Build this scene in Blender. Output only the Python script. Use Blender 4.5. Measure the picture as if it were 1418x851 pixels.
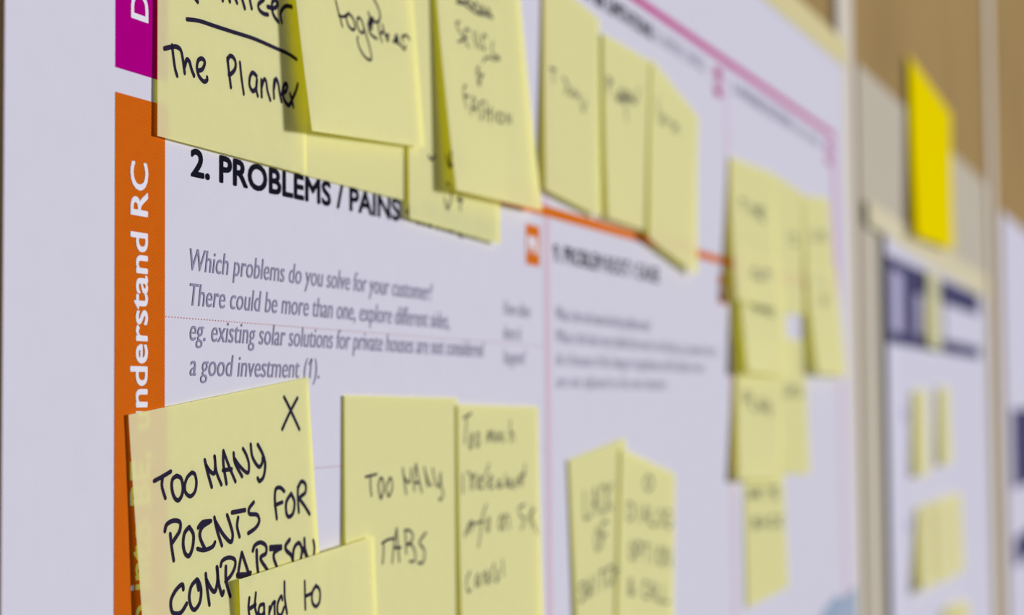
import bpy, bmesh, math, random
from mathutils import Vector, Matrix

for o in list(bpy.data.objects):
    bpy.data.objects.remove(o)
scene = bpy.context.scene
COL = scene.collection
MM = 0.001

# ------------------------------------------------------------------ camera, light, exposure
cam_data = bpy.data.cameras.new('camera')
cam_data.sensor_width = 36.0
cam_data.lens = 36.0 * 2600 / 1418
cam_data.clip_start = 0.01
cam_data.clip_end = 50
cam_data.dof.use_dof = True
cam_data.dof.focus_distance = 0.422
cam_data.dof.aperture_fstop = 11.8
cam = bpy.data.objects.new('camera', cam_data)
COL.objects.link(cam)
RIGHT = Vector((0.34949673, -0.93690352, -0.00798910))
DOWN = Vector((0.04553176, 0.0255004, -0.99863737))
AHEAD = Vector((0.93583059, 0.34865674, 0.05157117))
m = Matrix((RIGHT, -DOWN, -AHEAD)).transposed().to_4x4()
m.translation = Vector((-0.337564, -0.214238, 1.500))
cam.matrix_world = m
scene.camera = cam

world = bpy.data.worlds.new('world')
scene.world = world
world.use_nodes = True
bg = world.node_tree.nodes['Background']
bg.inputs[0].default_value = (0.97, 0.97, 1.0, 1)
bg.inputs[1].default_value = 0.15

sun_data = bpy.data.lights.new('window_daylight', 'SUN')      # low daylight raking along the wall from the right
sun_data.energy = 4.95
sun_data.angle = math.radians(7)
sun_data.color = (1.0, 0.99, 0.97)
sun = bpy.data.objects.new('window_daylight', sun_data)
COL.objects.link(sun)
to_light = Vector((math.sin(math.radians(61)), -math.cos(math.radians(61)), 0.10))
sun.rotation_euler = to_light.to_track_quat('Z', 'Y').to_euler()
sun.location = (4, -2, 2.2)

scene.view_settings.view_transform = 'Standard'
scene.view_settings.look = 'None'
scene.view_settings.gamma = 1
scene.view_settings.use_curve_mapping = False
scene.view_settings.exposure = -0.01

# ------------------------------------------------------------------ helpers
def lin(c):
    c = c / 255
    return c / 12.92 if c <= 0.04045 else ((c + 0.055) / 1.055) ** 2.4

def albedo(r, g, b, k=0.90):
    return (min(lin(r) / k, .95), min(lin(g) / k, .95), min(lin(b) / k, .95), 1)

def material(name, rgb, rough=1.0, spec=0.0, var=0.03, scale=400, bump=0.0, bump_scale=2500, metal=0):
    mt = bpy.data.materials.new(name)
    mt.use_nodes = True
    nt = mt.node_tree
    p = nt.nodes['Principled BSDF']
    p.inputs['Roughness'].default_value = rough
    p.inputs['Specular IOR Level'].default_value = spec
    p.inputs['Metallic'].default_value = metal
    tc = nt.nodes.new('ShaderNodeTexCoord')
    nz = nt.nodes.new('ShaderNodeTexNoise')
    nz.inputs['Scale'].default_value = scale
    nz.inputs['Detail'].default_value = 3
    nt.links.new(tc.outputs['Object'], nz.inputs['Vector'])
    mx = nt.nodes.new('ShaderNodeMix')
    mx.data_type = 'RGBA'
    a = albedo(*rgb)
    mx.inputs[6].default_value = tuple(min(1, c * (1 - var * 2)) for c in a[:3]) + (1,)
    mx.inputs[7].default_value = tuple(min(1, c * (1 + var * 2)) for c in a[:3]) + (1,)
    nt.links.new(nz.outputs['Fac'], mx.inputs[0])
    nt.links.new(mx.outputs[2], p.inputs['Base Color'])
    if bump:
        n2 = nt.nodes.new('ShaderNodeTexNoise')
        n2.inputs['Scale'].default_value = bump_scale
        nt.links.new(tc.outputs['Object'], n2.inputs['Vector'])
        bp = nt.nodes.new('ShaderNodeBump')
        bp.inputs['Strength'].default_value = bump
        bp.inputs['Distance'].default_value = 0.0001
        nt.links.new(n2.outputs['Fac'], bp.inputs['Height'])
        nt.links.new(bp.outputs['Normal'], p.inputs['Normal'])
    return mt

def weave(name, rgb, depth):
    """printed banner ink over a fine woven ground: two crossed fine waves modulate the colour"""
    mt = material(name, rgb, var=0.05, scale=300)
    nt = mt.node_tree
    p = nt.nodes['Principled BSDF']
    src = p.inputs['Base Color'].links[0].from_socket
    tc = nt.nodes.new('ShaderNodeTexCoord')
    mp = nt.nodes.new('ShaderNodeMapping')
    mp.inputs['Rotation'].default_value = (0, math.radians(38), 0)
    nt.links.new(tc.outputs['Object'], mp.inputs['Vector'])
    outs = []
    for ax in ('X', 'Z'):
        w = nt.nodes.new('ShaderNodeTexWave')
        w.bands_direction = ax
        w.inputs['Scale'].default_value = 450
        nt.links.new(mp.outputs[0], w.inputs['Vector'])
        outs.append(w.outputs['Fac'])
    mul = nt.nodes.new('ShaderNodeMath')
    mul.operation = 'MULTIPLY'
    nt.links.new(outs[0], mul.inputs[0])
    nt.links.new(outs[1], mul.inputs[1])
    hs = nt.nodes.new('ShaderNodeMix')
    hs.data_type = 'RGBA'
    hs.blend_type = 'MIX'
    nt.links.new(mul.outputs[0], hs.inputs[0])
    nt.links.new(src, hs.inputs[6])
    a = albedo(*rgb)
    hs.inputs[7].default_value = tuple(min(1, c * (1 + depth)) for c in a[:3]) + (1,)
    nt.links.new(hs.outputs[2], p.inputs['Base Color'])
    return mt

def note_material(name, refl, trans, fac):
    mt = bpy.data.materials.new(name)
    mt.use_nodes = True
    nt = mt.node_tree
    nt.nodes.clear()
    out = nt.nodes.new('ShaderNodeOutputMaterial')
    d = nt.nodes.new('ShaderNodeBsdfDiffuse')
    t = nt.nodes.new('ShaderNodeBsdfTranslucent')
    mx = nt.nodes.new('ShaderNodeMixShader')
    mx.inputs[0].default_value = fac
    tc = nt.nodes.new('ShaderNodeTexCoord')
    nz = nt.nodes.new('ShaderNodeTexNoise')
    nz.inputs['Scale'].default_value = 260
    nz.inputs['Detail'].default_value = 4
    nt.links.new(tc.outputs['Object'], nz.inputs['Vector'])
    cm = nt.nodes.new('ShaderNodeMix')
    cm.data_type = 'RGBA'
    cm.inputs[6].default_value = tuple(c * .96 for c in refl) + (1,)
    cm.inputs[7].default_value = tuple(min(1, c * 1.04) for c in refl) + (1,)
    nt.links.new(nz.outputs['Fac'], cm.inputs[0])
    nt.links.new(cm.outputs[2], d.inputs['Color'])
    t.inputs['Color'].default_value = tuple(trans) + (1,)
    n2 = nt.nodes.new('ShaderNodeTexNoise')
    n2.inputs['Scale'].default_value = 1800
    nt.links.new(tc.outputs['Object'], n2.inputs['Vector'])
    bp = nt.nodes.new('ShaderNodeBump')
    bp.inputs['Strength'].default_value = 0.12
    bp.inputs['Distance'].default_value = 0.00008
    nt.links.new(n2.outputs['Fac'], bp.inputs['Height'])
    nt.links.new(bp.outputs['Normal'], d.inputs['Normal'])
    nt.links.new(d.outputs[0], mx.inputs[1])
    nt.links.new(t.outputs[0], mx.inputs[2])
    nt.links.new(mx.outputs[0], out.inputs['Surface'])
    return mt

PAPER = material('poster_paper', (205, 203, 220), var=0.012, scale=120, bump=0.25, bump_scale=1600)
PAPER2 = material('second_poster_paper', (203, 201, 220), var=0.012, scale=60)
NOTE = note_material('yellow_note_paper', (1.0, .965, .58), (1.0, .95, .01), .40)
NOTE_FAR = note_material('yellow_note_paper_far', (1.0, .96, .66), (1.0, .92, .08), .42)
BRIGHT = note_material('lemon_sheet_paper', (.98, .78, .0), (.9, .7, .0), .15)
INK = material('marker_ink', (42, 37, 58), var=0.05)
FADED_INK = material('thin_marker_ink', (32, 36, 46), var=0.05)
ORANGE = weave('orange_print', (188, 90, 18), 0.45)
ORANGE_LINE = material('orange_line_print', (205, 108, 26))
PURPLE = weave('purple_print', (160, 0, 122), 0.3)
PURPLE_LINE = material('purple_line_print', (186, 70, 140))
PURPLE_TAB = material('purple_tab_print', (170, 20, 122))
PINK_LINE = material('pink_line_print', (206, 182, 198))
LILAC_LINE = material('lilac_line_print', (204, 186, 212))
MAUVE_LINE = material('mauve_line_print', (196, 144, 190))
WHITE_PRINT = material('white_print', (222, 220, 232))
BLACK_PRINT = material('black_print', (24, 24, 36))
GREY_PRINT = material('grey_print', (140, 136, 164))
PALE_PRINT = material('pale_grey_print', (166, 164, 184))
NAVY = material('navy_print', (74, 72, 106))
TEAL = material('blue_grey_print', (148, 166, 190))
LAVENDER = material('lavender_print', (168, 164, 196))
TAPE = material('masking_tape', (208, 198, 152), rough=.7, var=0.04, scale=90)
TAPE2 = material('masking_tape_pale', (208, 200, 172), rough=.7, var=0.04, scale=60)
GREY_SHEET = material('grey_paper', (186, 178, 165), var=0.02, scale=12)
BROWN = material('brown_panel', (156, 130, 88), rough=.6, var=0.12, scale=4.5)
POST = material('light_metal_post', (208, 200, 190), rough=.55, var=0.02, scale=15)
GAP = material('dark_groove', (92, 86, 58), var=0.05)

BULGE = 3.0
def poster_lift(X, Z):
    """how far the big poster stands off the wall (mm); its lower right part bellies out a little"""
    a = min(max((X - 250) / 550, 0), 1)
    b = min(max((1640 - Z) / 260, 0), 1.3)
    return BULGE * a * a * b

def wp(X, h, Z):            # wall millimetres -> metres; h = distance in front of the poster plane
    return (X * MM, -h * MM, Z * MM)

def mesh_object(name, verts, faces, mat, parent=None, smooth=False):
    me = bpy.data.meshes.new(name)
    me.from_pydata([tuple(v) for v in verts], [], faces)
    if smooth:
        me.shade_smooth()
    me.materials.append(mat)
    me.update()
    o = bpy.data.objects.new(name, me)
    COL.objects.link(o)
    if parent:
        o.parent = parent
    return o

def set_origin(o, c):
    c = Vector(c)
    o.data.transform(Matrix.Translation(-c))
    o.location = c

def child_of(o, parent):
    """parent keeping the geometry in place (parents are only ever translated)"""
    o.parent = parent
    o.location = o.location - parent.location
    return o

def tag(o, label, cat, group=None):
    o['label'] = label
    o['category'] = cat
    if group:
        o['group'] = group
    return o

def box(name, x0, x1, y0, y1, z0, z1, mat, parent=None, bevel=0.0):
    bm = bmesh.new()
    bmesh.ops.create_cube(bm, size=1)
    for v in bm.verts:
        v.co = Vector(((x0 + x1) / 2 + v.co.x * (x1 - x0), (y0 + y1) / 2 + v.co.y * (y1 - y0), (z0 + z1) / 2 + v.co.z * (z1 - z0)))
    if bevel:
        bmesh.ops.bevel(bm, geom=bm.edges[:], offset=bevel, segments=2, affect='EDGES')
    me = bpy.data.meshes.new(name)
    bm.to_mesh(me)
    bm.free()
    me.materials.append(mat)
    o = bpy.data.objects.new(name, me)
    COL.objects.link(o)
    if parent:
        o.parent = parent
    return o

def sheet(name, corner, nx, nz, height, thick, mat, parent=None):
    """a thin closed sheet; corner = TL TR BR BL (X, Z); height(X, Z, u, v) = front face distance"""
    V, Fc = [], []
    for layer in (0, thick):
        for j in range(nz + 1):
            v = j / nz
            for i in range(nx + 1):
                u = i / nx
                tx = corner[0][0] * (1 - u) + corner[1][0] * u
                tz = corner[0][1] * (1 - u) + corner[1][1] * u
                bx = corner[3][0] * (1 - u) + corner[2][0] * u
                bz = corner[3][1] * (1 - u) + corner[2][1] * u
                X, Z = tx * (1 - v) + bx * v, tz * (1 - v) + bz * v
                V.append(wp(X, height(X, Z, u, v) - layer, Z))
    n = (nx + 1) * (nz + 1)
    idx = lambda i, j, l: l * n + j * (nx + 1) + i
    for j in range(nz):
        for i in range(nx):
            Fc.append((idx(i, j, 0), idx(i, j + 1, 0), idx(i + 1, j + 1, 0), idx(i + 1, j, 0)))
            Fc.append((idx(i, j, 1), idx(i + 1, j, 1), idx(i + 1, j + 1, 1), idx(i, j + 1, 1)))
    for i in range(nx):
        Fc.append((idx(i, 0, 0), idx(i + 1, 0, 0), idx(i + 1, 0, 1), idx(i, 0, 1)))
        Fc.append((idx(i, nz, 0), idx(i, nz, 1), idx(i + 1, nz, 1), idx(i + 1, nz, 0)))
    for j in range(nz):
        Fc.append((idx(0, j, 0), idx(0, j, 1), idx(0, j + 1, 1), idx(0, j + 1, 0)))
        Fc.append((idx(nx, j, 0), idx(nx, j + 1, 0), idx(nx, j + 1, 1), idx(nx, j, 1)))
    return mesh_object(name, V, Fc, mat, parent)

def patch(name, x0, x1, z0, z1, off, mat, parent, lift=poster_lift, jag=0):
    """flat print lying on the poster"""
    nx = max(1, int((x1 - x0) / 12))
    nz = max(1, int((z1 - z0) / 12))
    V, Fc = [], []
    for j in range(nz + 1):
        Z = z0 + (z1 - z0) * j / nz
        for i in range(nx + 1):
            X = x0 + (x1 - x0) * i / nx
            V.append(wp(X, lift(X, Z) + off, Z))
    for j in range(nz):
        for i in range(nx):
            a = j * (nx + 1) + i
            Fc.append((a, a + 1, a + nx + 2, a + nx + 1))
    return mesh_object(name, V, Fc, mat, parent)

# ---- lettering: glyph outlines of Blender's built-in typeface laid on the poster as flat ink
_glyphs = {}
def glyph_mesh(body, shear, offset):
    key = (body, shear, offset)
    if key not in _glyphs:
        cu = bpy.data.curves.new('lettering', 'FONT')
        cu.body = body
        cu.shear = shear
        cu.offset = offset
        cu.resolution_u = 4
        ob = bpy.data.objects.new('lettering', cu)
        COL.objects.link(ob)
        bpy.context.view_layer.update()
        me = ob.to_mesh()
        _glyphs[key] = ([(v.co.x, v.co.y) for v in me.vertices], [tuple(p.vertices) for p in me.polygons])
        ob.to_mesh_clear()
        bpy.data.objects.remove(ob)
        bpy.data.curves.remove(cu)
    return _glyphs[key]

CAP = max(v[1] for v in glyph_mesh('H', 0, 0)[0])

def text_width(body, shear=0, offset=0):
    v = glyph_mesh(body, shear, offset)[0]
    return min(p[0] for p in v), max(p[0] for p in v)

def lettering(name, body, X, Z, width, cap, mat, parent, off=.1, bold=0.0, shear=0, weight=0.0, up=False, lift=poster_lift, xs=None):
    """width: printed width in mm; up=True writes upwards (rotated a quarter turn), X is then the baseline"""
    V0, F0 = glyph_mesh(body, shear, weight)
    a, b = min(p[0] for p in V0), max(p[0] for p in V0)
    s = (width / (b - a)) if xs is None else xs
    t = cap / CAP
    V, Fc = [], []
    shifts = [(0, 0)]
    if bold:
        shifts = [(bold * math.cos(k * math.pi / 4), bold * math.sin(k * math.pi / 4)) for k in range(8)]
    for k, (dx, dy) in enumerate(shifts):
        base = len(V)
        for x, y in V0:
            px, py = (x - a) * s + dx, y * t + dy
            if up:
                PX, PZ = X - py, Z + px
            else:
                PX, PZ = X + px, Z + py
            V.append(wp(PX, lift(PX, PZ) + off + k * .002, PZ))
        Fc += [tuple(base + i for i in f) for f in F0]
    return mesh_object(name, V, Fc, mat, parent)

# ---- sticky notes: a curled sheet, stuck along the top, with pen strokes lying on it
def note_point(n, u, v, off=0.0):
    c = n['c']
    a = [c[0][k] * (1 - u) + c[1][k] * u for k in range(3)]
    b = [c[3][k] * (1 - u) + c[2][k] * u for k in range(3)]
    X, Z = a[0] * (1 - v) + b[0] * v, a[1] * (1 - v) + b[1] * v
    h = a[2] + (b[2] - a[2]) * (v ** n['p'] if v > 0 else 0)
    if n['on']:
        h += poster_lift(X, Z)
    return wp(X, h + off, Z)

def smooth_stroke(pts):
    if len(pts) < 3:
        (x0, y0), (x1, y1) = pts[0], pts[-1]
        return [(x0 + (x1 - x0) * t / 3, y0 + (y1 - y0) * t / 3) for t in range(4)]
    P = [pts[0]] + pts + [pts[-1]]
    out = []
    for i in range(1, len(P) - 2):
        for s in range(5):
            t = s / 5
            out.append(tuple(.5 * (2 * P[i][k] + (P[i + 1][k] - P[i - 1][k]) * t + (2 * P[i - 1][k] - 5 * P[i][k] + 4 * P[i + 1][k] - P[i + 2][k]) * t * t
                                   + (3 * P[i][k] - P[i - 1][k] - 3 * P[i + 1][k] + P[i + 2][k]) * t ** 3) for k in (0, 1)))
    out.append(pts[-1])
    return out

def ink_mesh(n, width, strokes, name, mat, parent):
    V, Fc = [], []
    rng = random.Random(7)
    def add(q, z):
        u, v = min(max(q[0] / 76, .001), .999), min(max(q[1] / 76, .001), .999)
        V.append(note_point(n, u, v, .05 + z))
    for st in strokes:
        if max(p[1] for p in st) < -2 or min(p[1] for p in st) > 78:
            continue
        S = smooth_stroke([tuple(p) for p in st])
        w = width * 1.22 * rng.uniform(.92, 1.06) / 2
        for i, q in enumerate(S):
            r = w * (1 + .10 * math.sin(i * .7))
            b = len(V)
            for k in range(8):
                add((q[0] + r * math.cos(k * math.pi / 4), q[1] + r * math.sin(k * math.pi / 4)), 0)
            Fc.append(tuple(b + k for k in range(7, -1, -1)))
            if i:
                p = S[i - 1]
                dx, dy = q[0] - p[0], q[1] - p[1]
                L = math.hypot(dx, dy) or 1
                nx, ny = -dy / L * w, dx / L * w
                b = len(V)
                for c in ((p[0] + nx, p[1] + ny), (p[0] - nx, p[1] - ny), (q[0] - nx, q[1] - ny), (q[0] + nx, q[1] + ny)):
                    add(c, .004)
                Fc.append((b, b + 1, b + 2, b + 3))
    if V:
        return mesh_object(name, V, Fc, mat, parent)

def sticky_note(n):
    N = 20
    V, Fc = [], []
    for j in range(N + 1):
        for i in range(N + 1):
            V.append(note_point(n, i / N, j / N))
    for j in range(N):
        for i in range(N):
            a = j * (N + 1) + i
            Fc.append((a, a + N + 1, a + N + 2, a + 1))
    kind = 'paper_sheet' if n['mat'] == 'bright' else 'sticky_note'
    mat = BRIGHT if n['mat'] == 'bright' else (NOTE if n['on'] else NOTE_FAR)
    o = mesh_object(kind, V, Fc, mat, smooth=True)
    base = Vector(note_point(n, .5, 0))
    set_origin(o, base)
    for part, w, strokes in n['ink']:
        c = ink_mesh(n, w, strokes, part, INK if w > .6 else FADED_INK, None)
        if c:
            c.parent = o
            c.location = -base
    tag(o, n['label'], 'paper sheet' if n['mat'] == 'bright' else 'sticky note', n['group'])
    return o

# ------------------------------------------------------------------ the setting: a panelled partition wall
wall = bpy.data.objects.new('wall_back', None)
COL.objects.link(wall)
wall['kind'] = 'structure'
PERIOD, GAP0 = 0.855, 0.803
FRONT = 0.0006                          # the panels' face, just behind the poster plane
for k in range(-3, 6):
    g = GAP0 + PERIOD * k
    box('wall_panel', g - PERIOD + 0.080, g, FRONT, FRONT + .018, 0, 2.6, BROWN, wall, bevel=.0008)
box('groove_backing', GAP0 - 4 * PERIOD, GAP0 + 6 * PERIOD, FRONT + .020, FRONT + .04, 0, 2.6, GAP, wall)
for k in range(-3, 5):
    g = GAP0 + PERIOD * k
    t = box('trim_%d' % (k + 4), g + .024, g + .079, FRONT, FRONT + .019, 0, 2.6, POST, None, bevel=.0006)
    t['kind'] = 'structure'

# ------------------------------------------------------------------ the large printed poster
poster = sheet('poster', [(-38.4, 1713), (838, 1714), (844, 1120), (-38.8, 1120)], 70, 40, lambda X, Z, u, v: poster_lift(X, Z), .3, PAPER)
tag(poster, 'large white printed worksheet poster with orange and purple lines under the sticky notes', 'poster')
# side banners with upward-running words
top_ban = patch('banner', 0, 20.0, 1571.4, 1710, .05, PURPLE, poster)
top_ban['label'] = 'purple banner strip with white lettering'
ban = patch('banner', 0, 20.0, 1380, 1566.2, .05, ORANGE, poster)
ban['label'] = 'orange banner strip with white lettering'
a0, a1 = text_width('nderstand RC')
sc = (1552.3 - 1500.2) / (a1 - a0)
lettering('banner_lettering', 'understand RC', 12.7, 1552.3 - sc * (text_width('understand RC')[1] - text_width('understand RC')[0]), None, 6.6, WHITE_PRINT, ban, xs=sc, bold=.18, up=True)
w = text_width('Focus on PR, tap into BE,')
lettering('banner_lettering', 'Focus on PR, tap into BE,', 12.7, 1490.5 - sc * (w[1] - w[0]), None, 6.6, WHITE_PRINT, ban, xs=sc, bold=.18, up=True)
lettering('banner_lettering', 'Define CS, fit into CL', 12.7, 1583.2, None, 6.6, WHITE_PRINT, top_ban, xs=sc, bold=.18, up=True)

# ruled lines
patch('ruled_line', 0, 807, 1661.2, 1664.9, .05, PURPLE_LINE, poster)['label'] = 'purple horizontal ruled line'
patch('ruled_line', 185, 807, 1564.7, 1568.4, .05, ORANGE_LINE, poster)['label'] = 'orange horizontal ruled line'
for x, up_mat in ((272.3, LILAC_LINE), (533, LILAC_LINE), (805, MAUVE_LINE)):
    hw = 5.5 if x == 805 else 2.8
    patch('ruled_line', x - hw, x + hw, 1568.4, 1661.2, .05, up_mat, poster)['label'] = 'lilac vertical ruled line'
    patch('ruled_line', x - hw, x + hw, 1120, 1564.7, .05, PINK_LINE, poster)['label'] = 'pink vertical ruled line'
# dotted rules
DOT = .17
def dotted(Z, x0, x1):
    V, Fc = [], []
    x = x0
    while x < x1:
        b = len(V)
        for k in range(6):
            X, ZZ = x + DOT * math.cos(k * math.pi / 3), Z + DOT * math.sin(k * math.pi / 3)
            V.append(wp(X, poster_lift(X, Z) + .06, ZZ))
        Fc.append(tuple(range(b, b + 6)))
        x += 1.28
    o = mesh_object('dotted_line', V, Fc, ORANGE_LINE, poster)
    o['label'] = 'fine dotted orange line'
dotted(1519.8, 20.6, 269)
dotted(1484.3, 20.6, 269)
# small boxes with two white letters
for x, z, word, mat in ((251.2, 1546.9, 'PR', ORANGE_LINE), (511.5, 1546.0, 'RC', ORANGE_LINE), (510, 1643.6, 'CL', PURPLE_TAB), (781, 1643.2, 'AS', PURPLE_TAB)):
    ic = patch('icon_box', x, x + 13.6, z, z + 13.6, .06, mat, poster)
    ic['label'] = 'orange square with white letters' if mat is ORANGE_LINE else 'purple square with white letters'
    lettering('icon_lettering', word, x + 1.6, z + 4.3, 10.4, 5.0, WHITE_PRINT, ic, off=.12, bold=.42)
# headings
def heading(body, X, Z, w, mat=BLACK_PRINT, bold=.28, cap=5.9):
    lettering('heading', body, X, Z, w, cap, mat, poster, bold=bold)
heading('2. PROBLEMS / PAINS', 31.4, 1552.1, 115.2)
heading('+ ITS FREQUENCY', 151.5, 1552.1, 74, bold=.1)
heading('9. PROBLEM ROOT / CAUSE', 279.5, 1549.9, 132.5, bold=.15)
heading('6. CUSTOMER LIMITATIONS', 279, 1650.4, 127, bold=.3)
heading('EG. BUDGET, DEVICES', 411, 1650.6, 82, PALE_PRINT, bold=.05)
heading('5. AVAILABLE SOLUTIONS', 546, 1650.2, 134, GREY_PRINT, bold=.28)
heading('PLUSES & MINUSES', 686, 1650.2, 78, PALE_PRINT, bold=.02, cap=5)
# body text
def body(lines, X, Z, mat=GREY_PRINT, cap=5.0, x0=None):
    for i, (t, w) in enumerate(lines):
        lettering('text_line', t, X, Z - 7.85 * i, w, cap, mat, poster, shear=.20, bold=0, weight=0.0)
body([('Which problems do you solve for your customer?', 139.6), ('There could be more than one, explore different sides,', 152.6),
      ('eg. existing solar solutions for private houses are not considered', 181), ('a good investment (1).', 65)], 30.8, 1530.6)
body([('How often', 25.5), ('does it', 17), ('happen?', 21)], 229.3, 1528.9, PALE_PRINT)
body([('What is the real reason that this problem exists?', 118), ('What is the back story behind the need to do this job, eg. customers have to', 226),
      ('do it because of the change in regulations and the habits of users', 203), ('are not adjusted to the new situation.', 141)], 281, 1529.3, PALE_PRINT)
# the flag of the digit one in "(1)"
g0, g1 = text_width('a good investment (1).', .20)
h0, h1 = text_width('a good investment (1', .20)
fx = 30.8 + (h1 - g0) * 65 / (g1 - g0)
fz = 1530.6 - 7.85 * 3 + 5.0
mesh_object('text_stroke', [wp(x, poster_lift(x, z) + .1, z) for x, z in ((fx, fz), (fx - .5, fz), (fx - 1.9, fz - 1.3), (fx - 1.6, fz - 1.75), (fx - .2, fz - .7))], [(0, 1, 2, 3, 4)], GREY_PRINT, poster)
# blue-grey printed corner mark
cm = [(700, 1352), (712, 1376), (770, 1386), (800, 1382), (836, 1386), (836, 1352)]
o = mesh_object('printed_corner_mark', [wp(x, poster_lift(x, z) + .3, z) for x, z in cm], [tuple(range(6))[::-1]], TEAL, poster)

# masking tape along the poster's top edge
tape = sheet('masking_tape', [(-30, 1722), (851, 1729), (850, 1712), (-30, 1703)], 40, 2, lambda X, Z, u, v: .35, .12, TAPE)
tag(tape, 'cream masking tape strip along the top edge of the large poster', 'tape')

# ------------------------------------------------------------------ grey sheet with the second poster
gs = sheet('grey_paper_sheet', [(889, 1723), (1640, 1723), (1640, 1100), (889, 1100)], 12, 12, lambda X, Z, u, v: .2, .3, GREY_SHEET)
tag(gs, 'plain grey paper sheet on the wall behind the second poster', 'paper sheet')
flat2 = lambda X, Z: 1.2 + 2.6 * max(0, (1060 - X) / 90) ** 2
p2 = sheet('poster', [(972, 1620), (1600, 1620), (1606, 1110), (972, 1110)], 40, 20, lambda X, Z, u, v: flat2(X, Z), .3, PAPER2)
tag(p2, 'second poster, white with a dark blue header block, right of the large one', 'poster')
hd = patch('header_block', 976, 1545, 1541, 1603, .2, NAVY, p2, flat2)
hd['label'] = 'dark blue header block'
for x0, x1, z0, z1, mt in ((998, 1060, 1550, 1594, LAVENDER), (1122, 1280, 1551, 1583, LAVENDER), (1288, 1545, 1552, 1583, PAPER2)):
    patch('header_field', x0, x1, z0, z1, .35, mt, hd, flat2)
for x, z in ((1052, 1486), (1062, 1404)):
    patch('printed_mark', x, x + 16, z, z + 9, .2, LAVENDER, p2, flat2)
t2 = sheet('masking_tape', [(905, 1634), (1624, 1626), (1624, 1602), (905, 1617)], 16, 2, lambda X, Z, u, v: flat2(max(X, 985), Z) + .4, .12, TAPE2)
tag(t2, 'pale masking tape strip along the top edge of the second poster', 'tape')

# ------------------------------------------------------------------ third poster, at the far right
p3 = sheet('poster', [(1778, 1709), (2420, 1709), (2420, 1110), (1778, 1110)], 20, 20, lambda X, Z, u, v: .6, .3, PAPER2)
tag(p3, 'third poster, white with dark blue print, cut by the right edge of the photo', 'poster')
f3 = lambda X, Z: .6
for x0, x1, z0, z1 in ((1850, 2340, 1400, 1490), (1850, 2340, 1312, 1345)):
    patch('printed_block', x0, x1, z0, z1, .2, NAVY, p3, f3)

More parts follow.
